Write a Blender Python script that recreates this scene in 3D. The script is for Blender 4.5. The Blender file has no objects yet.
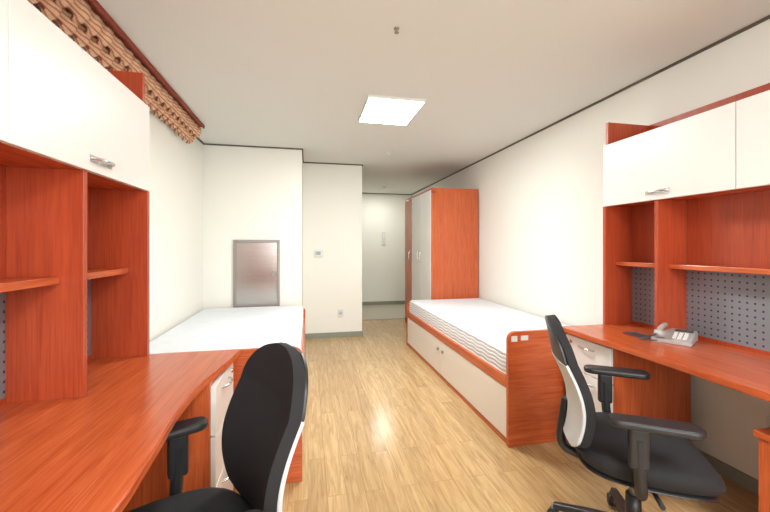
import bpy, bmesh, math
from mathutils import Vector, Matrix
S=bpy.context.scene
S.view_settings.view_transform='Standard'
S.view_settings.look='None'
COL=S.collection
# ---------------------------------------------------------------- materials
def new_mat(name):
    m=bpy.data.materials.new(name); m.use_nodes=True
    nt=m.node_tree; b=nt.nodes['Principled BSDF']
    return m,nt,b
def plain(name,col,rough=.5,metal=0,emit=None,es=0,bump=0,bscale=200,spec=.5):
    m,nt,b=new_mat(name)
    b.inputs['Base Color'].default_value=(*col,1); b.inputs['Roughness'].default_value=rough
    b.inputs['Metallic'].default_value=metal
    b.inputs['Specular IOR Level'].default_value=spec
    if emit: b.inputs['Emission Color'].default_value=(*emit,1); b.inputs['Emission Strength'].default_value=es
    tc=nt.nodes.new('ShaderNodeTexCoord'); n=nt.nodes.new('ShaderNodeTexNoise'); n.inputs['Scale'].default_value=bscale
    nt.links.new(tc.outputs['Object'],n.inputs['Vector'])
    if bump:
        bp=nt.nodes.new('ShaderNodeBump'); bp.inputs['Strength'].default_value=bump; bp.inputs['Distance'].default_value=.002
        nt.links.new(n.outputs['Fac'],bp.inputs['Height']); nt.links.new(bp.outputs['Normal'],b.inputs['Normal'])
    return m
def wood(name,c1,c2,scale,rough=.24):
    m,nt,b=new_mat(name); L=nt.links.new
    tc=nt.nodes.new('ShaderNodeTexCoord'); mp=nt.nodes.new('ShaderNodeMapping'); mp.inputs['Scale'].default_value=scale
    n=nt.nodes.new('ShaderNodeTexNoise'); n.inputs['Scale'].default_value=2.2; n.inputs['Detail'].default_value=7; n.inputs['Roughness'].default_value=.68
    n.inputs['Distortion'].default_value=.9
    cr=nt.nodes.new('ShaderNodeValToRGB'); cr.color_ramp.elements[0].position=.3; cr.color_ramp.elements[1].position=.70
    cr.color_ramp.elements[0].color=(*c1,1); cr.color_ramp.elements[1].color=(*c2,1)
    L(tc.outputs['Object'],mp.inputs['Vector']); L(mp.outputs['Vector'],n.inputs['Vector']); L(n.outputs['Fac'],cr.inputs['Fac'])
    mp2=nt.nodes.new('ShaderNodeMapping'); mp2.inputs['Scale'].default_value=tuple(c*5 if c>2 else c*2 for c in scale)
    n2=nt.nodes.new('ShaderNodeTexNoise'); n2.inputs['Scale'].default_value=2.5; n2.inputs['Detail'].default_value=3
    L(tc.outputs['Object'],mp2.inputs['Vector']); L(mp2.outputs['Vector'],n2.inputs['Vector'])
    cr2=nt.nodes.new('ShaderNodeValToRGB'); cr2.color_ramp.elements[0].position=.36; cr2.color_ramp.elements[0].color=(.84,.76,.72,1); cr2.color_ramp.elements[1].position=.5; cr2.color_ramp.elements[1].color=(1,1,1,1)
    L(n2.outputs['Fac'],cr2.inputs['Fac'])
    mx=nt.nodes.new('ShaderNodeMix'); mx.data_type='RGBA'; mx.blend_type='MULTIPLY'; mx.inputs[0].default_value=1
    L(cr.outputs['Color'],mx.inputs[6]); L(cr2.outputs['Color'],mx.inputs[7]); L(mx.outputs[2],b.inputs['Base Color'])
    b.inputs['Roughness'].default_value=rough
    return m
C1=(.43,.075,.022); C2=(.62,.145,.046)
W_Y=wood('cherry_wood_y',C1,C2,(16,1.0,16))
W_X=wood('cherry_wood_x',C1,C2,(1.0,16,16))
W_Z=wood('cherry_wood_z',C1,C2,(16,16,1.0))
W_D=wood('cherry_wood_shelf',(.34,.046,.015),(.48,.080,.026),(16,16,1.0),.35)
WHITE=plain('white_laminate',(.78,.775,.75),.33)
CREAM=plain('cream_laminate',(.76,.70,.64),.4)
WALL=plain('wall_paper',(.82,.82,.76),.85,bump=.25,bscale=150)
CEIL=plain('ceiling_paint',(.71,.715,.68),.9,bump=.1)
TRIM=plain('dark_trim',(.10,.085,.06),.6)
BASE=plain('baseboard_vinyl',(.25,.27,.22),.5)
STEEL2=plain('steel_frame',(.33,.31,.29),.4,metal=.6)
CHROME=plain('satin_metal',(.7,.7,.7),.25,metal=1)
BLACKF=plain('black_mesh_fabric',(.012,.012,.014),.85,bump=.6,bscale=900)
BLACKP=plain('black_plastic',(.015,.015,.017),.42)
GREYP=plain('light_grey_plastic',(.50,.52,.54),.45)
PLATE=plain('plate_plastic',(.68,.69,.67),.4)
LAMP=plain('lamp_diffuser',(1,1,1),.5,emit=(1,1,1),es=20)
PHONE=plain('phone_plastic',(.42,.40,.39),.4)
PHDARK=plain('phone_dark',(.06,.06,.07),.4)
GREEN=plain('display_green',(.25,.38,.33),.3)
STICK=plain('sticker_paper',(.72,.70,.67),.6)
TILE=plain('entry_tile',(.50,.46,.36),.3)
def brushed():
    m,nt,b=new_mat('brushed_steel'); L=nt.links.new
    tc=nt.nodes.new('ShaderNodeTexCoord'); mp=nt.nodes.new('ShaderNodeMapping'); mp.inputs['Scale'].default_value=(2.5,1,420)
    n=nt.nodes.new('ShaderNodeTexNoise'); n.inputs['Scale'].default_value=1.5; n.inputs['Detail'].default_value=2
    L(tc.outputs['Object'],mp.inputs['Vector']); L(mp.outputs['Vector'],n.inputs['Vector'])
    cr=nt.nodes.new('ShaderNodeValToRGB'); e=cr.color_ramp.elements; e[0].color=(.42,.385,.36,1); e[1].color=(.55,.51,.48,1); e[0].position=.3; e[1].position=.7
    L(n.outputs['Fac'],cr.inputs['Fac']); L(cr.outputs['Color'],b.inputs['Base Color'])
    b.inputs['Metallic'].default_value=1; b.inputs['Roughness'].default_value=.22; b.inputs['Anisotropic'].default_value=.5
    return m
STEEL=brushed()
def floor_mat():
    m,nt,b=new_mat('oak_plank_floor'); L=nt.links.new
    tc=nt.nodes.new('ShaderNodeTexCoord'); mp=nt.nodes.new('ShaderNodeMapping'); mp.inputs['Rotation'].default_value=(0,0,math.radians(90))
    L(tc.outputs['Object'],mp.inputs['Vector'])
    br=nt.nodes.new('ShaderNodeTexBrick'); br.offset=.37; br.inputs['Scale'].default_value=1
    br.inputs['Brick Width'].default_value=.92; br.inputs['Row Height'].default_value=.095; br.inputs['Mortar Size'].default_value=.0012
    br.inputs['Color1'].default_value=(.48,.325,.16,1); br.inputs['Color2'].default_value=(.57,.40,.205,1); br.inputs['Mortar'].default_value=(.33,.21,.10,1)
    br.inputs['Mortar Smooth'].default_value=.3
    L(mp.outputs['Vector'],br.inputs['Vector'])
    mp2=nt.nodes.new('ShaderNodeMapping'); mp2.inputs['Scale'].default_value=(16,1.3,1)
    L(tc.outputs['Object'],mp2.inputs['Vector'])
    n=nt.nodes.new('ShaderNodeTexNoise'); n.inputs['Scale'].default_value=2.6; n.inputs['Detail'].default_value=7; n.inputs['Distortion'].default_value=1.2; n.inputs['Roughness'].default_value=.62
    ad=nt.nodes.new('ShaderNodeVectorMath'); ad.operation='MULTIPLY_ADD'; ad.inputs[1].default_value=(30,30,30)
    L(br.outputs['Color'],ad.inputs[0]); L(mp2.outputs['Vector'],ad.inputs[2]); L(ad.outputs['Vector'],n.inputs['Vector'])
    cr=nt.nodes.new('ShaderNodeValToRGB'); e=cr.color_ramp.elements; e[0].position=.33; e[0].color=(.68,.60,.50,1); e[1].position=.62; e[1].color=(1.06,1.05,1.02,1)
    L(n.outputs['Fac'],cr.inputs['Fac'])
    mx=nt.nodes.new('ShaderNodeMix'); mx.data_type='RGBA'; mx.blend_type='MULTIPLY'; mx.inputs[0].default_value=.9
    L(br.outputs['Color'],mx.inputs[6]); L(cr.outputs['Color'],mx.inputs[7]); L(mx.outputs[2],b.inputs['Base Color'])
    b.inputs['Roughness'].default_value=.2
    bp=nt.nodes.new('ShaderNodeBump'); bp.inputs['Strength'].default_value=.1; bp.inputs['Distance'].default_value=.002
    L(n.outputs['Fac'],bp.inputs['Height']); L(bp.outputs['Normal'],b.inputs['Normal'])
    return m
FLOOR=floor_mat()
def peg_mat():
    m,nt,b=new_mat('perforated_metal'); L=nt.links.new
    tc=nt.nodes.new('ShaderNodeTexCoord'); sp=nt.nodes.new('ShaderNodeSeparateXYZ'); L(tc.outputs['Object'],sp.inputs[0])
    def cell(o):
        a=nt.nodes.new('ShaderNodeMath'); a.operation='MULTIPLY'; a.inputs[1].default_value=1/.032; L(o,a.inputs[0])
        f=nt.nodes.new('ShaderNodeMath'); f.operation='FRACT'; L(a.outputs[0],f.inputs[0])
        s=nt.nodes.new('ShaderNodeMath'); s.operation='SUBTRACT'; s.inputs[1].default_value=.5; L(f.outputs[0],s.inputs[0])
        p=nt.nodes.new('ShaderNodeMath'); p.operation='ABSOLUTE'; L(s.outputs[0],p.inputs[0])
        return p.outputs[0]
    mx=nt.nodes.new('ShaderNodeMath'); mx.operation='MAXIMUM'; L(cell(sp.outputs['Y']),mx.inputs[0]); L(cell(sp.outputs['Z']),mx.inputs[1])
    lt=nt.nodes.new('ShaderNodeMath'); lt.operation='LESS_THAN'; lt.inputs[1].default_value=.14; L(mx.outputs[0],lt.inputs[0])
    mix=nt.nodes.new('ShaderNodeMix'); mix.data_type='RGBA'; L(lt.outputs[0],mix.inputs[0])
    mix.inputs[6].default_value=(.23,.245,.28,1); mix.inputs[7].default_value=(.04,.04,.045,1)
    L(mix.outputs[2],b.inputs['Base Color']); b.inputs['Roughness'].default_value=.45; b.inputs['Metallic'].default_value=.2
    return m
PEG=peg_mat()
def quilt_mat():
    m,nt,b=new_mat('mattress_quilt'); L=nt.links.new
    tc=nt.nodes.new('ShaderNodeTexCoord'); 
    w=nt.nodes.new('ShaderNodeTexWave'); w.wave_type='BANDS'; w.bands_direction='Z'; w.inputs['Scale'].default_value=12; w.inputs['Distortion'].default_value=.0
    sp=nt.nodes.new('ShaderNodeSeparateXYZ'); L(tc.outputs['Object'],sp.inputs[0])
    mu=nt.nodes.new('ShaderNodeMath'); mu.operation='MULTIPLY'; mu.inputs[1].default_value=38; L(sp.outputs['Y'],mu.inputs[0])
    sn=nt.nodes.new('ShaderNodeMath'); sn.operation='SINE'; L(mu.outputs[0],sn.inputs[0])
    ma=nt.nodes.new('ShaderNodeMath'); ma.operation='MULTIPLY_ADD'; ma.inputs[1].default_value=.004; L(sn.outputs[0],ma.inputs[0]); L(sp.outputs['Z'],ma.inputs[2])
    cb=nt.nodes.new('ShaderNodeCombineXYZ'); L(ma.outputs[0],cb.inputs['Z']); L(cb.outputs[0],w.inputs['Vector'])
    cr=nt.nodes.new('ShaderNodeValToRGB'); e=cr.color_ramp.elements; e[0].position=.0; e[0].color=(.42,.44,.48,1); e[1].position=.35; e[1].color=(.76,.77,.79,1)
    L(w.outputs['Fac'],cr.inputs['Fac']); L(cr.outputs['Color'],b.inputs['Base Color']); b.inputs['Roughness'].default_value=.8
    bp=nt.nodes.new('ShaderNodeBump'); bp.inputs['Strength'].default_value=.4; bp.inputs['Distance'].default_value=.006
    L(w.outputs['Fac'],bp.inputs['Height']); L(bp.outputs['Normal'],b.inputs['Normal'])
    return m
QUILT=quilt_mat()
def mtop_mat():
    m,nt,b=new_mat('mattress_top'); L=nt.links.new
    tc=nt.nodes.new('ShaderNodeTexCoord'); v=nt.nodes.new('ShaderNodeTexVoronoi'); v.inputs['Scale'].default_value=11; v.feature='SMOOTH_F1'
    L(tc.outputs['Object'],v.inputs['Vector'])
    cr=nt.nodes.new('ShaderNodeValToRGB'); e=cr.color_ramp.elements; e[0].color=(.78,.82,.86,1); e[1].color=(.72,.77,.82,1); e[1].position=.7
    L(v.outputs['Distance'],cr.inputs['Fac']); L(cr.outputs['Color'],b.inputs['Base Color']); b.inputs['Roughness'].default_value=.6
    bp=nt.nodes.new('ShaderNodeBump'); bp.inputs['Strength'].default_value=.25; bp.inputs['Distance'].default_value=.006; bp.invert=True
    L(v.outputs['Distance'],bp.inputs['Height']); L(bp.outputs['Normal'],b.inputs['Normal'])
    return m
MTOP=mtop_mat()
def cur_mat():
    m,nt,b=new_mat('woven_curtain_fabric'); L=nt.links.new
    uv=nt.nodes.new('ShaderNodeUVMap'); sp=nt.nodes.new('ShaderNodeSeparateXYZ'); L(uv.outputs[0],sp.inputs[0])
    def stripe(o,per,duty):
        a=nt.nodes.new('ShaderNodeMath'); a.operation='MULTIPLY'; a.inputs[1].default_value=1/per; L(o,a.inputs[0])
        f=nt.nodes.new('ShaderNodeMath'); f.operation='FRACT'; L(a.outputs[0],f.inputs[0])
        l=nt.nodes.new('ShaderNodeMath'); l.operation='LESS_THAN'; l.inputs[1].default_value=duty; L(f.outputs[0],l.inputs[0]); return l.outputs[0]
    s1=stripe(sp.outputs['Y'],.022,.36); s2=stripe(sp.outputs['X'],.0065,.5)
    mul=nt.nodes.new('ShaderNodeMath'); mul.operation='MULTIPLY'; L(s1,mul.inputs[0]); mul.inputs[1].default_value=.8
    m2=nt.nodes.new('ShaderNodeMath'); m2.operation='MULTIPLY'; L(s2,m2.inputs[0]); m2.inputs[1].default_value=.25
    ad=nt.nodes.new('ShaderNodeMath'); ad.operation='ADD'; ad.use_clamp=True; L(mul.outputs[0],ad.inputs[0]); L(m2.outputs[0],ad.inputs[1])
    mix=nt.nodes.new('ShaderNodeMix'); mix.data_type='RGBA'; L(ad.outputs[0],mix.inputs[0])
    mix.inputs[6].default_value=(.68,.47,.31,1); mix.inputs[7].default_value=(.42,.14,.06,1)
    L(mix.outputs[2],b.inputs['Base Color']); b.inputs['Roughness'].default_value=.9
    return m
CURT=cur_mat()
CURT2=plain('curtain_red_band',(.26,.05,.025),.8)
# ---------------------------------------------------------------- helpers
def empty(name,loc=(0,0,0),rz=0):
    e=bpy.data.objects.new(name,None); e.location=loc; e.rotation_euler=(0,0,rz); e.empty_display_size=.1; COL.objects.link(e); return e
def obj_bm(name,bm,mat,parent=None,smooth=False):
    me=bpy.data.meshes.new(name); bm.normal_update(); bm.to_mesh(me); bm.free()
    o=bpy.data.objects.new(name,me); COL.objects.link(o)
    if mat: me.materials.append(mat)
    if smooth:
        for p in me.polygons: p.use_smooth=True
    if parent: o.parent=parent
    return o
def box(name,x0,x1,y0,y1,z0,z1,mat,parent=None,bev=0,seg=2):
    bm=bmesh.new(); bmesh.ops.create_cube(bm,size=1)
    for v in bm.verts:
        v.co=Vector(((x0+x1)/2+v.co.x*(x1-x0),(y0+y1)/2+v.co.y*(y1-y0),(z0+z1)/2+v.co.z*(z1-z0)))
    if bev: bmesh.ops.bevel(bm,geom=bm.edges[:],offset=bev,segments=seg,profile=.5,affect='EDGES')
    return obj_bm(name,bm,mat,parent)
def prism(name,pts,axis,a0,a1,mat,parent=None,bev=0):
    bm=bmesh.new()
    def mk(p,a):
        return {'z':(p[0],p[1],a),'y':(p[0],a,p[1]),'x':(a,p[0],p[1])}[axis]
    v0=[bm.verts.new(mk(p,a0)) for p in pts]; v1=[bm.verts.new(mk(p,a1)) for p in pts]
    bm.faces.new(v0); bm.faces.new(v1[::-1]); n=len(pts)
    for i in range(n): bm.faces.new((v0[i],v0[(i+1)%n],v1[(i+1)%n],v1[i]))
    bmesh.ops.recalc_face_normals(bm,faces=bm.faces[:])
    if bev:
        k='xyz'.index(axis)
        es=[e for e in bm.edges if all(abs(a0-v.co[k])<1e-6 for v in e.verts) or all(abs(a1-v.co[k])<1e-6 for v in e.verts)]
        bmesh.ops.bevel(bm,geom=es,offset=bev,segments=2,affect='EDGES')
    return obj_bm(name,bm,mat,parent)
def cyl(name,p0,p1,r0,r1,mat,parent=None,n=24,smooth=True):
    p0=Vector(p0);p1=Vector(p1);d=p1-p0
    bm=bmesh.new(); bmesh.ops.create_cone(bm,cap_ends=True,segments=n,radius1=r0,radius2=r1,depth=d.length)
    q=Vector((0,0,1)).rotation_difference(d.normalized()).to_matrix().to_4x4(); q.translation=(p0+p1)/2
    bmesh.ops.transform(bm,matrix=q,verts=bm.verts)
    o=obj_bm(name,bm,mat,parent)
    for p in o.data.polygons: p.use_smooth=len(p.vertices)==4
    return o
def tube(name,pts,r,mat,parent=None,res=3,cyclic=False,smooth=True):
    cu=bpy.data.curves.new(name,'CURVE'); cu.dimensions='3D'; cu.bevel_depth=r; cu.bevel_resolution=res; cu.use_fill_caps=True
    if smooth:
        sp=cu.splines.new('NURBS'); sp.points.add(len(pts)-1); sp.order_u=3; sp.use_endpoint_u=True
    else:
        sp=cu.splines.new('POLY'); sp.points.add(len(pts)-1)
    for i,p in enumerate(pts): sp.points[i].co=(*p,1)
    sp.use_cyclic_u=cyclic; cu.resolution_u=8
    cu.materials.append(mat)
    o=bpy.data.objects.new(name,cu); COL.objects.link(o)
    dg=bpy.context.evaluated_depsgraph_get(); me=bpy.data.meshes.new_from_object(o.evaluated_get(dg)); 
    bpy.data.objects.remove(o); o=bpy.data.objects.new(name,me); COL.objects.link(o)
    for p in me.polygons: p.use_smooth=True
    if not me.materials: me.materials.append(mat)
    if parent: o.parent=parent
    return o
def rrect(x0,x1,z0,z1,r,n=6,corners='TB'):
    pts=[]
    for cx,cz,a0,c in ((x1-r,z1-r,0,'T'),(x0+r,z1-r,90,'T'),(x0+r,z0+r,180,'B'),(x1-r,z0+r,270,'B')):
        if c in corners:
            for i in range(n+1):
                a=math.radians(a0+90*i/n); pts.append((cx+r*math.cos(a),cz+r*math.sin(a)))
        else:
            pts.append((cx+(r if a0 in(0,270) else -r),cz+(r if a0<180 else -r)))
    return pts
# ---------------------------------------------------------------- room
XL,XR=-1.13,2.22; YB,YF=-1.6,7.7; HC=2.38
YC=4.35; XC=-.07; YM=5.03; XM=.735; YT=6.1
box('floor',XL-.1,XR+.1,YB-.1,YT,-.1,0,FLOOR)
box('floor_entry',XL-.1,XR+.1,YT,YF+.1,-.1,-.012,TILE)
box('trim_threshold',XM,XR,YT-.03,YT+.02,0,.006,plain('threshold_stone',(.42,.38,.30),.4))
box('ceiling',XL-.1,XR+.1,YB-.1,YF+.1,HC,HC+.1,CEIL)
box('wall_left',XL-.1,XL,YB-.1,YF+.1,0,HC,WALL)
box('wall_right',XR,XR+.1,YB-.1,YF+.1,0,HC,WALL)
box('wall_far',XL,XR,YF,YF+.1,-.012,HC,WALL)
box('wall_shaft',XL,XC,YC,YM+.1,0,HC,WALL)
box('wall_bathroom',XL,XM,YM,YF,0,HC,WALL)
box('wall_near_left',XL,-.5,YB-.1,YB,0,HC,WALL)
box('wall_near_right',1.6,XR,YB-.1,YB,0,HC,WALL)
box('wall_near_sill',-.5,1.6,YB-.1,YB,0,.85,WALL)
box('wall_near_head',-.5,1.6,YB-.1,YB,2.15,HC,WALL)
w=empty('window_1')
for nm,a in (('frame_left',(-.5,-.44,.85,2.15)),('frame_right',(1.54,1.6,.85,2.15)),('frame_mid',(.52,.58,.91,2.09)),('frame_bottom',(-.44,1.54,.85,.91)),('frame_top',(-.44,1.54,2.09,2.15))):
    box(nm,a[0],a[1],YB-.08,YB-.02,a[2],a[3],WHITE,w)
def ctrim(name,x0,x1,y0,y1): box(name,x0,x1,y0,y1,HC-.014,HC-.001,TRIM)
t=.014
ctrim('trim_ceiling_right',XR-t,XR,YB,YF)
ctrim('trim_ceiling_left',XL,XL+t,YB,YC)
ctrim('trim_ceiling_shaft',XL+t,XC+t,YC-t,YC)
ctrim('trim_ceiling_shaft_side',XC,XC+t,YC,YM)
ctrim('trim_ceiling_bathroom',XC+t,XM+t,YM-t,YM)
ctrim('trim_ceiling_bathroom_side',XM,XM+t,YM,YF)
ctrim('trim_ceiling_far',XM+t,XR-t,YF-t,YF)
bt=.012
box('baseboard_shaft',XL,XC+bt,YC-bt,YC,0,.07,BASE)
box('baseboard_shaft_side',XC,XC+bt,YC,YM,0,.07,BASE)
box('baseboard_bathroom',XC+bt,XM+bt,YM-bt,YM,0,.07,BASE)
box('baseboard_bathroom_side',XM,XM+bt,YM,YF,0,.07,BASE)
box('baseboard_far',XM+bt,XR,YF-bt,YF,-.012,.06,BASE)
box('baseboard_right',XR-bt,XR,YB,YF,0,.07,BASE)
box('baseboard_left',XL,XL+bt,YB,YC-bt,0,.07,BASE)
# ---------------------------------------------------------------- ceiling fixtures
def ceiling_lamp(x0,x1,y0,y1):
    e=empty('ceiling_light_panel')
    box('diffuser',x0,x1,y0,y1,HC-.022,HC-.006,LAMP,e,.004)
    f=.010
    for i,a in enumerate(((x0-f,x0,y0-f,y1+f),(x1,x1+f,y0-f,y1+f),(x0,x1,y0-f,y0),(x0,x1,y1,y1+f))):
        box('frame_%d'%i,*a,HC-.020,HC,WHITE,e)
    return e
ceiling_lamp(.45,.88,2.70,3.24)
ceiling_lamp(.40,.90,-.75,-.20)
def detector(x,y,name='smoke_detector',r=.055):
    e=empty(name)
    cyl('base',(x,y,HC),(x,y,HC-.015),r,r*.95,PLATE,e)
    cyl('dome',(x,y,HC-.015),(x,y,HC-.04),r*.75,r*.35,PLATE,e)
detector(.95,4.27); detector(1.42,6.8,r=.06)
e=empty('ceiling_sprinkler')
cyl('escutcheon',(.45,1.84,HC),(.45,1.84,HC-.005),.016,.015,CHROME,e)
cyl('head',(.45,1.84,HC-.005),(.45,1.84,HC-.022),.008,.006,STEEL2,e)
cyl('deflector',(.45,1.84,HC-.022),(.45,1.84,HC-.025),.012,.012,STEEL2,e)
# ---------------------------------------------------------------- wall items
e=empty('access_panel')
px0,px1,pz0,pz1=-.82,-.315,.55,1.32
for nm,a in (('frame_left',(px0,px0+.025,pz0,pz1)),('frame_right',(px1-.025,px1,pz0,pz1)),('frame_bottom',(px0+.025,px1-.025,pz0,pz0+.025)),('frame_top',(px0+.025,px1-.025,pz1-.025,pz1))):
    box(nm,a[0],a[1],YC-.02,YC,a[2],a[3],STEEL2,e,.003)
box('door',px0+.03,px1-.03,YC-.014,YC-.002,pz0+.03,pz1-.03,STEEL,e,.002)
box('latch',px1-.085,px1-.055,YC-.024,YC-.014,.90,.96,STEEL2,e,.003)
e=empty('wall_thermostat')
box('body',.08,.20,YM-.022,YM,1.10,1.19,PLATE,e,.006); box('display',.10,.165,YM-.024,YM-.021,1.13,1.175,GREEN,e); box('button',.175,.19,YM-.025,YM-.021,1.14,1.16,WHITE,e)
e=empty('wall_outlet')
box('plate',.40,.475,YM-.01,YM,.27,.385,PLATE,e,.003); cyl('socket',(.4375,YM-.010,.33),(.4375,YM-.014,.33),.024,.024,GREYP,e); 
for k in (-.008,.008): cyl('hole',(.4375+k,YM-.0135,.33),(.4375+k,YM-.015,.33),.003,.003,PHDARK,e,8)
e=empty('wall_switch')
box('body',1.56,1.63,YF-.02,YF,1.27,1.55,PLATE,e,.006); box('rocker',1.575,1.615,YF-.024,YF-.019,1.42,1.52,WHITE,e)
e=empty('wall_outlet')
box('plate',XR-.01,XR,1.30,1.375,.30,.415,PLATE,e,.003); cyl('socket',(XR-.010,1.3375,.36),(XR-.014,1.3375,.36),.024,.024,GREYP,e)
# ---------------------------------------------------------------- pleated valance
def valance():
    e=empty('pleated_curtain_valance')
    y0,y1=-.6,3.70; per=.105; N=int((y1-y0)/per)*24
    def tier(nm,prof,amp,ph0,flare):
        bm=bmesh.new(); uvl=bm.loops.layers.uv.new('UVMap'); rows=[]
        ln=[0]
        for a,b in zip(prof,prof[1:]): ln.append(ln[-1]+math.dist(a,b))
        J=len(prof)
        for i in range(N+1):
            y=y0+(y1-y0)*i/N; ph=2*math.pi*(y/per)+ph0; row=[]
            s=math.sin(ph+.35*math.sin(ph*.31)); s=math.copysign(abs(s)**.45,s)
            for j,(x,z) in enumerate(prof):
                k=1-j/(J-1); a_=amp*(.25+k*.9)
                a0=prof[max(0,j-1)]; a1=prof[min(J-1,j+1)]; dx,dz=a1[0]-a0[0],a1[1]-a0[1]; l=math.hypot(dx,dz); nx,nz=dz/l,-dx/l
                row.append(bm.verts.new((x+nx*a_*s,y+flare*k*math.cos(ph),z+nz*a_*s-.006*k*math.sin(y*7.3))))
            rows.append(row)
        for i in range(N):
            for j in range(J-1):
                f=bm.faces.new((rows[i][j],rows[i+1][j],rows[i+1][j+1],rows[i][j+1]))
                for l,(a,b) in zip(f.loops,((i,j),(i+1,j),(i+1,j+1),(i,j+1))): l[uvl].uv=(a/N*(y1-y0)*1.4,ln[b])
                f.smooth=True
        o=obj_bm(nm,bm,CURT,e); m=o.modifiers.new('t','SOLIDIFY'); m.thickness=.003
    tier('fold_stack_lower',[(-1.10,2.232),(-1.085,2.222),(-1.06,2.232),(-1.045,2.255),(-1.04,2.29),(-1.04,2.345)],.019,0,.014)
    tier('fold_stack_upper',[(-1.035,2.285),(-1.02,2.272),(-.998,2.283),(-.985,2.305),(-.98,2.35)],.016,1.1,.012)
    box('rail',-.962,-.948,y0,y1,2.35,2.379,CURT2,e,.003)
    box('header_board',-1.115,-.962,y0,y1,2.362,2.379,CURT2,e)
    tube('bottom_rod',[(-1.075,y0,2.243),(-1.075,y1,2.243)],.008,CURT2,e,2,False,False)
valance()
# ---------------------------------------------------------------- beds
def bed(x0,x1,y0,y1,side,ztop=.715):
    e=empty('bed'); th=.03
    prism('footboard',rrect(x0,x1,0.0,ztop,.05,corners='T'),'y',y0,y0+th,W_X,e,.003)
    prism('headboard',rrect(x0,x1,0.0,.535,.03,corners='T'),'y',y1-th,y1,W_X,e,.003)
    xs,xo=(x0,x1) if side<0 else (x1,x0)
    def bx(nm,a,b,*r,**k): return box(nm,min(a,b),max(a,b),*r,**k)
    s=1 if side<0 else -1
    bx('side_rail',xs,xs+s*.03,y0+th,y1-th,.36,.43,W_Y,e,bev=.003)
    bx('wall_rail',xo-s*.03,xo,y0+th,y1-th,.36,.43,W_Y,e,bev=.003)
    bx('slat_board',xs+s*.03,xo-s*.03,y0+th,y1-th,.38,.40,CREAM,e)
    bx('plinth',xs+s*.01,xs+s*.04,y0+th,y1-th,0,.04,W_Y,e)
    bx('drawer_carcass',xs+s*.03,xo-s*.03,y0+th+.01,y1-th-.01,.05,.35,CREAM,e)
    L=y1-y0-2*th; splits=[0,.5,1.0]
    for i in range(2):
        a=y0+th+L*splits[i]+.002; b=y0+th+L*splits[i+1]-.002
        bx('drawer_front_%d'%(i+1),xs+s*.004,xs+s*.026,a,b,.042,.356,CREAM,e,bev=.002)
    c=y0+th+L*.5
    for k in (-.06,.06):
        cyl('drawer_knob',(xs+s*.004,c+k,.27),(xs-s*.010,c+k,.27),.014,.016,STEEL2,e,16)
    mx0,mx1=(x0+.02,x1-.01) if side<0 else (x0+.01,x1-.02)
    m=box('mattress',mx0,mx1,y0+th+.01,y1-th-.01,.402,.575,QUILT,e,.03,4)
    m.data.materials.append(MTOP)
    for p in m.data.polygons:
        p.use_smooth=True
        if p.normal.z>.75: p.material_index=1
    for z in (.432,.560):
        ps=[]
        for cx,cy,a0 in ((mx1-.04,y1-th-.05,0),(mx0+.04,y1-th-.05,90),(mx0+.04,y0+th+.05,180),(mx1-.04,y0+th+.05,270)):
            for i in range(4):
                a=math.radians(a0+30*i); ps.append((cx+.037*math.cos(a),cy+.037*math.sin(a),z))
        tube('mattress_piping',ps,.005,STICK,e,2,True,False)
    return e
bl=bed(-1.115,-.03,1.985,4.325,+1)
brt=bed(1.216,2.205,2.055,4.445,-1)
box('label_1',1.235,1.275,2.053,2.0555,.655,.69,STICK,brt); box('label_2',1.30,1.35,2.053,2.0555,.66,.69,STICK,brt)
# ---------------------------------------------------------------- wardrobe
def wardrobe():
    e=empty('wardrobe'); x0,x1,y0,y1,h=1.553,2.205,4.465,5.78,2.0
    t=.022
    box('side_near',x0,x1,y0,y0+t,0,h,W_Z,e,.002); box('side_far',x0,x1,y1-t,y1,0,h,W_Z,e,.002)
    box('top',x0,x1,y0+t,y1-t,h-t,h,W_Y,e); box('plinth',x0+.03,x1,y0+t,y1-t,0,.07,W_Y,e)
    box('back',x1-.01,x1,y0+t,y1-t,.07,h-t,W_Z,e); box('bottom',x0+.02,x1-.01,y0+t,y1-t,.07,.09,W_Y,e)
    d=(5.37-y0-t)/2
    box('door_white_1',x0-.004,x0+.016,y0+t+.002,y0+t+d-.002,.09,h-t-.004,WHITE,e,.002)
    box('door_white_2',x0-.004,x0+.016,y0+t+d+.002,5.37-.002,.09,h-t-.004,WHITE,e,.002)
    box('door_wood',x0-.004,x0+.016,5.372,y1-t-.002,.09,h-t-.004,W_Z,e,.002)
    for y in (y0+t+d-.05,y0+t+d+.05,5.43):
        tube('handle',[(x0-.004,y,1.02),(x0-.03,y,1.03),(x0-.034,y,1.10),(x0-.03,y,1.17),(x0-.004,y,1.18)],.006,CHROME,e)
    box('label',x0+.0,x0+.06,y0-.0015,y0,1.93,1.96,CURT2,e)
wardrobe()
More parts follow.
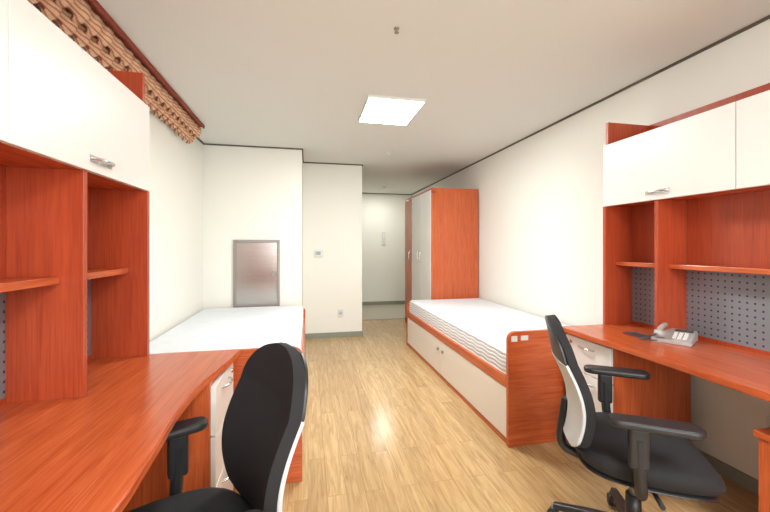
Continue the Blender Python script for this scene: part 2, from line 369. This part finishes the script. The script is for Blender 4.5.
# ---------------------------------------------------------------- desks
ZD=.745
def desk(side,xw,y1,front,xdoor,ydiv,ycab,ynear,xback,name='desk_with_hutch'):
    e=empty(name); s=-side
    def bx(nm,a,b,*r,**k): return box(nm,min(a,b),max(a,b),*r,**k)
    pts=[(xw,ynear)]+front+[(xw,y1)]
    prism('desktop',pts,'z',ZD-.028,ZD,W_Y,e,.004)
    xf=front[-1][0]
    px=xf-s*.035
    bx('pedestal_body',px-s*.02,xw+s*.10,y1-.36,y1-.01,.03,ZD-.029,W_Z,e,bev=.002)
    for i,(za,zb) in enumerate(((.045,.30),(.305,.50),(.505,.70))):
        bx('drawer_front_%d'%i,px-s*.02,px,y1-.355,y1-.012,za,zb,WHITE,e,bev=.003)
        c=y1-.185; zz=zb-.045
        tube('drawer_handle',[(px,c-.06,zz),(px+s*.02,c-.045,zz),(px+s*.024,c,zz),(px+s*.02,c+.045,zz),(px,c+.06,zz)],.005,CHROME,e)
    cyl('lock',(px,y1-.06,.665),(px+s*.006,y1-.06,.665),.011,.011,CHROME,e,12)
    for yy in (y1-.33,y1-.05):
        for xx in (px-s*.06,xw+s*.15): cyl('foot',(xx,yy,0),(xx,yy,.03),.018,.018,BLACKP,e,12)
    bx('end_support',xf-s*.06,xw+s*.03,ynear+.005,ynear+.033,0,ZD-.029,W_Z,e,bev=.002)
    zb,zt,ztop=1.508,1.895,2.045
    th=.022
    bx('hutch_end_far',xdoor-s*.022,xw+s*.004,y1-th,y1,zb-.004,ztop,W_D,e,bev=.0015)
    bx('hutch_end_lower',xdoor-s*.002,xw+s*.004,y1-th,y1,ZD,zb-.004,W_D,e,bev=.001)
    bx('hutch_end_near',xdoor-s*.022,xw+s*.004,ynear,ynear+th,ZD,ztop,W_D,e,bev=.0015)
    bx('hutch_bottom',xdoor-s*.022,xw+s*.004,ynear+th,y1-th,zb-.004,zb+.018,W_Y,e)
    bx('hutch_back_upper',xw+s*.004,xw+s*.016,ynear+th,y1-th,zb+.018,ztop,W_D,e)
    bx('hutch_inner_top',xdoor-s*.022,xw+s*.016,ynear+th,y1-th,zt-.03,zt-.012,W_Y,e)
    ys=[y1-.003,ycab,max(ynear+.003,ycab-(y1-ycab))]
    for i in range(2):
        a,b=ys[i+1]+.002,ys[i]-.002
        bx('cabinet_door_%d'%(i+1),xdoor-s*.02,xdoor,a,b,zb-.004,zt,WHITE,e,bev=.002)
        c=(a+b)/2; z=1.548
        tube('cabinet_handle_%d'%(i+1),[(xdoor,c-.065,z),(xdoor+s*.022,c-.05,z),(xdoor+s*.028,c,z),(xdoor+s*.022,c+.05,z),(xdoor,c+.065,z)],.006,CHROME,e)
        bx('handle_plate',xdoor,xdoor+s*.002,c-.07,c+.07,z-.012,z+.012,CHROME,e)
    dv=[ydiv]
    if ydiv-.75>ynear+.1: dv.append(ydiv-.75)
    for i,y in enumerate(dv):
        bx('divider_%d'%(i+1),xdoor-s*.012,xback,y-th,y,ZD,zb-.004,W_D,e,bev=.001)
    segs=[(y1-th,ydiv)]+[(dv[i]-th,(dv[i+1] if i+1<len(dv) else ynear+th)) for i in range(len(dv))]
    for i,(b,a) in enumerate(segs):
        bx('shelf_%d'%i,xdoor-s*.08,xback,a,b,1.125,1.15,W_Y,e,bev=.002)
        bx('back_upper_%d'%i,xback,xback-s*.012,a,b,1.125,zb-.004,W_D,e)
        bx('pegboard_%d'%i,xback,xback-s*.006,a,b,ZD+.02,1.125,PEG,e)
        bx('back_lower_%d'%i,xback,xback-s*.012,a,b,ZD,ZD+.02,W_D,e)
    return e
DL=desk(-1,XL+.004,1.89,[(-.365,.45),(-.362,.85),(-.375,1.05),(-.388,1.2),(-.388,1.35),(-.375,1.5),(-.355,1.62),(-.335,1.74),(-.318,1.89)],-.72,1.42,1.07,.45,-.95)
DR=desk(+1,XR-.004,2.02,[(1.54,.45),(1.54,1.0),(1.55,1.3),(1.55,1.55),(1.54,1.75),(1.55,2.02)],1.865,1.67,1.27,.45,2.07)
e=empty('computer_stand')
box('side_left',1.62,1.642,.55,1.03,.0,.55,W_Z,e,.002); box('side_right',1.86,1.882,.55,1.03,0,.55,W_Z,e,.002)
box('top',1.61,1.892,.54,1.04,.55,.572,W_Y,e,.002); box('shelf',1.642,1.86,.55,1.03,.06,.08,W_Y,e)
# ---------------------------------------------------------------- telephone
e=empty('desk_telephone',(1.91,1.585,ZD+.001),math.radians(-60))
prism('base',[(-.09,.0),(.09,.0),(.09,.05),(.02,.040),(-.09,.018)],'x',-.085,.085,PHONE,e,.004)
for ix in range(3):
    for iy in range(4):
        box('key',.0+ix*.022,.016+ix*.022,-.06+iy*.02,-.046+iy*.02,.024+iy*.005,.031+iy*.005,STICK,e)
box('display',-.005,.07,.045,.078,.042,.050,PHDARK,e)
hs=[(-.05,-.10,.050),(-.05,-.06,.066),(-.05,0,.070),(-.05,.06,.072),(-.05,.10,.060)]
tube('handset_grip',hs,.013,PHONE,e,4)
for y,z in ((-.085,.047),(.085,.052)): cyl('handset_cup',(-.05,y,z-.016),(-.05,y,z+.014),.025,.020,PHONE,e)
cord=[]
for i in range(160):
    a=i/159; cord.append((-.05-.06*math.sin(math.pi*a)+.006*math.cos(i*1.1),-.10-.02*a+.006*math.sin(i*1.1)-.05*math.sin(a*3.1),.013+.035*(1-a)**4))
tube('cord',cord,.0022,PHDARK,e,1,False,False)
e=empty('notepad'); box('sheets',1.76,1.84,1.64,1.76,ZD+.001,ZD+.009,W_D,e,.001); box('cover',1.758,1.842,1.638,1.762,ZD+.009,ZD+.011,PHDARK,e)
e=empty('power_cable'); tube('cable',[(2.20,1.34,.36),(2.15,1.33,.33),(2.12,1.25,.36),(2.13,1.1,.45),(2.16,.95,.40),(2.17,.8,.30),(2.15,.7,.02)],.004,PHDARK,e)
# ---------------------------------------------------------------- office chairs
def chair(x,y,ang):
    e=empty('office_chair',(x,y,0),ang)
    cyl('hub',(0,0,.07),(0,0,.13),.045,.035,BLACKP,e)
    for i in range(5):
        a=math.radians(72*i+20); c,s_=math.cos(a),math.sin(a)
        bm=bmesh.new(); sec=[]
        for r,z,wd,hh in ((.03,.115,.030,.022),(.17,.100,.024,.016),(.30,.078,.017,.011)):
            sec.append([bm.verts.new((c*r-s_*q*wd,s_*r+c*q*wd,z+p*hh)) for q,p in ((-1,-1),(1,-1),(.7,1),(-.7,1))])
        for k in range(2):
            for j in range(4): bm.faces.new((sec[k][j],sec[k][(j+1)%4],sec[k+1][(j+1)%4],sec[k+1][j]))
        bm.faces.new(sec[0][::-1]); bm.faces.new(sec[2]); bmesh.ops.recalc_face_normals(bm,faces=bm.faces[:])
        o=obj_bm('base_leg_%d'%i,bm,BLACKP,e); m=o.modifiers.new('b','BEVEL'); m.width=.005; m.segments=2
        px,py=c*.30,s_*.30
        cyl('caster_stem',(px,py,.05),(px,py,.085),.009,.009,STEEL2,e,10)
        for k in (-1,1):
            cyl('caster_wheel',(px-s_*k*.006,py+c*k*.006,.028),(px-s_*k*.024,py+c*k*.024,.028),.028,.026,BLACKP,e,20)
        cyl('caster_hood',(px-s_*.016,py+c*.016,.044),(px+s_*.016,py-c*.016,.044),.020,.020,BLACKP,e,16)
    cyl('gas_cover',(0,0,.12),(0,0,.25),.030,.027,BLACKP,e); cyl('gas_piston',(0,0,.25),(0,0,.37),.015,.015,STEEL2,e)
    box('mechanism',-.13,.12,-.08,.08,.345,.39,BLACKP,e,.012,3)
    cyl('lever',(.02,-.08,.365),(.03,-.24,.36),.007,.009,BLACKP,e,10)
    def cushion(nm,hw,x0,x1,z0,z1,mat,pe=3.2):
        bm=bmesh.new(); n=48; rings=[]
        cx=(x0+x1)/2; hx=(x1-x0)/2
        for zz,sc in ((z0,.86),(z0+.006,.94),(z0+(z1-z0)*.45,1.0),(z1-.012,.97),(z1-.003,.90),(z1,.6),(z1-.004,.25)):
            rg=[]
            for i in range(n):
                a=2*math.pi*i/n; ca,sa=math.cos(a),math.sin(a); r=(abs(ca)**pe+abs(sa)**pe)**(-1/pe)
                X=cx+hx*sc*r*ca; Y=hw*sc*r*sa*(1-.06*(ca<0)*abs(ca))
                dz=0
                if X>x1-.12: dz=-.9*(X-(x1-.12))**2/.12*.35
                rg.append(bm.verts.new((X,Y,zz+dz+.018*abs(Y/hw)**3*(zz>z0+.02))))
            rings.append(rg)
        for k in range(len(rings)-1):
            for i in range(n): bm.faces.new((rings[k][i],rings[k][(i+1)%n],rings[k+1][(i+1)%n],rings[k+1][i]))
        bm.faces.new(rings[0][::-1]); bm.faces.new(rings[-1])
        return obj_bm(nm,bm,mat,e,True)
    cushion('seat_shell',.225,-.21,.24,.385,.41,BLACKP)
    cushion('seat_cushion',.24,-.22,.255,.408,.47,BLACKF)
    def prof(t):
        z=.455+.49*t
        x=-.232+.035*math.sin(math.pi*min(1,t*1.4))-.070*t**1.5
        return x,z
    HW=.205
    def halfw(t):
        if t<.5: w_=.172+(HW-.172)*math.sin(math.pi/2*t/.5)
        else: w_=HW
        if t>.68: q=(t-.68)/.32; w_*=max(.0,1-q**2.4)**.5 if q<1 else 0
        if t<.10: q=(.10-t)/.10; w_*=(1-.35*q**2)
        return max(w_,.035)
    def back(nm,off,th,t0,t1,mat,scale=1.0,wrap=.035):
        bm=bmesh.new(); n,mn=30,26; g=[]
        for i in range(n+1):
            q=i/n; t=t0+(t1-t0)*(1-(1-q)**1.35)
            x_,z_=prof(t); hw=halfw(t)*scale; row=[]
            for j in range(mn+1):
                u=-1+2*j/mn; row.append(bm.verts.new((x_+off+wrap*(abs(u)*hw/HW)**2.2,u*hw,z_)))
            g.append(row)
        for i in range(n):
            for j in range(mn): bm.faces.new((g[i][j],g[i][j+1],g[i+1][j+1],g[i+1][j]))
        bmesh.ops.recalc_face_normals(bm,faces=bm.faces[:])
        o=obj_bm(nm,bm,mat,e,True); m=o.modifiers.new('s','SOLIDIFY'); m.thickness=th; m.offset=0
        m=o.modifiers.new('b','BEVEL'); m.width=min(th*.35,.01); m.segments=3; m.limit_method='ANGLE'; m.angle_limit=math.radians(50)
        return o,g
    back('backrest_cushion',0,.032,0,1,BLACKF)
    back('backrest_shell',-.024,.014,.03,.70,GREYP,1.01)
    back('backrest_shell_upper',-.022,.010,.70,.98,BLACKP,.985)
    tube('back_spine',[(-.10,0,.37),(-.20,0,.365),(-.272,0,.40),(-.258,0,.51),(-.246,0,.60)],.017,BLACKP,e,4)
    for s_ in (-1,1):
        tube('arm_bracket_%d'%s_,[(-.02,s_*.10,.38),(-.03,s_*.22,.38),(-.04,s_*.275,.41),(-.05,s_*.28,.52),(-.05,s_*.28,.60)],.019,BLACKP,e,4)
        box('arm_post_%d'%s_,-.08,-.02,s_*.28-.016,s_*.28+.016,.50,.64,BLACKP,e,.01,3)
        bm=bmesh.new(); 
        pts=rrect(-.14,.13,-.042,.042,.038,8)
        v0=[bm.verts.new((p[0],s_*.28+p[1]*(1-.12*(p[0]<0)),.638)) for p in pts]; v1=[bm.verts.new((p[0],s_*.28+p[1]*(1-.12*(p[0]<0)),.666)) for p in pts]
        bm.faces.new(v0[::-1]); bm.faces.new(v1); n=len(pts)
        for i in range(n): bm.faces.new((v0[i],v0[(i+1)%n],v1[(i+1)%n],v1[i]))
        bmesh.ops.recalc_face_normals(bm,faces=bm.faces[:])
        o=obj_bm('arm_pad_%d'%s_,bm,BLACKP,e); m=o.modifiers.new('b','BEVEL'); m.width=.01; m.segments=3; m.limit_method='ANGLE'
    return e
a=math.radians(26)
chair(-.13-.23*math.cos(a),1.13-.23*math.sin(a),math.radians(180+26))
chair(1.285,1.235,math.radians(-33))
# ---------------------------------------------------------------- lights
def area(name,loc,rot,sx,sy,en,col=(1,1,1)):
    l=bpy.data.lights.new(name,'AREA'); l.shape='RECTANGLE'; l.size=sx; l.size_y=sy; l.energy=en; l.color=col
    o=bpy.data.objects.new(name,l); o.location=loc; o.rotation_euler=rot; COL.objects.link(o); return o
area('panel_light',(.67,2.97,HC-.03),(0,0,0),.44,.52,38,(1,.995,.95))
area('panel_light.001',(.65,-.475,HC-.03),(0,0,0),.48,.52,34,(1,.995,.95))
area('window_daylight',(.55,YB-.12,1.5),(math.radians(90),0,0),2.0,1.25,80,(.97,.99,1))
area('entry_fill',(1.42,7.0,HC-.03),(0,0,0),.25,.25,11,(1,.99,.92))  # added fill lamp that brightens the entry corridor, no fixture modelled here
wd=bpy.data.worlds.new('World'); S.world=wd; wd.use_nodes=True
wd.node_tree.nodes['Background'].inputs[0].default_value=(.85,.93,1,1); wd.node_tree.nodes['Background'].inputs[1].default_value=1.2
# ---------------------------------------------------------------- camera
cd=bpy.data.cameras.new('camera'); cd.sensor_width=36; cd.lens=36*365/770; cd.shift_y=-10/770; cd.clip_start=.02
co=bpy.data.objects.new('camera',cd); co.location=(0,0,1.25); co.rotation_euler=(math.radians(90),0,-math.atan(77/365)); COL.objects.link(co)
S.camera=co
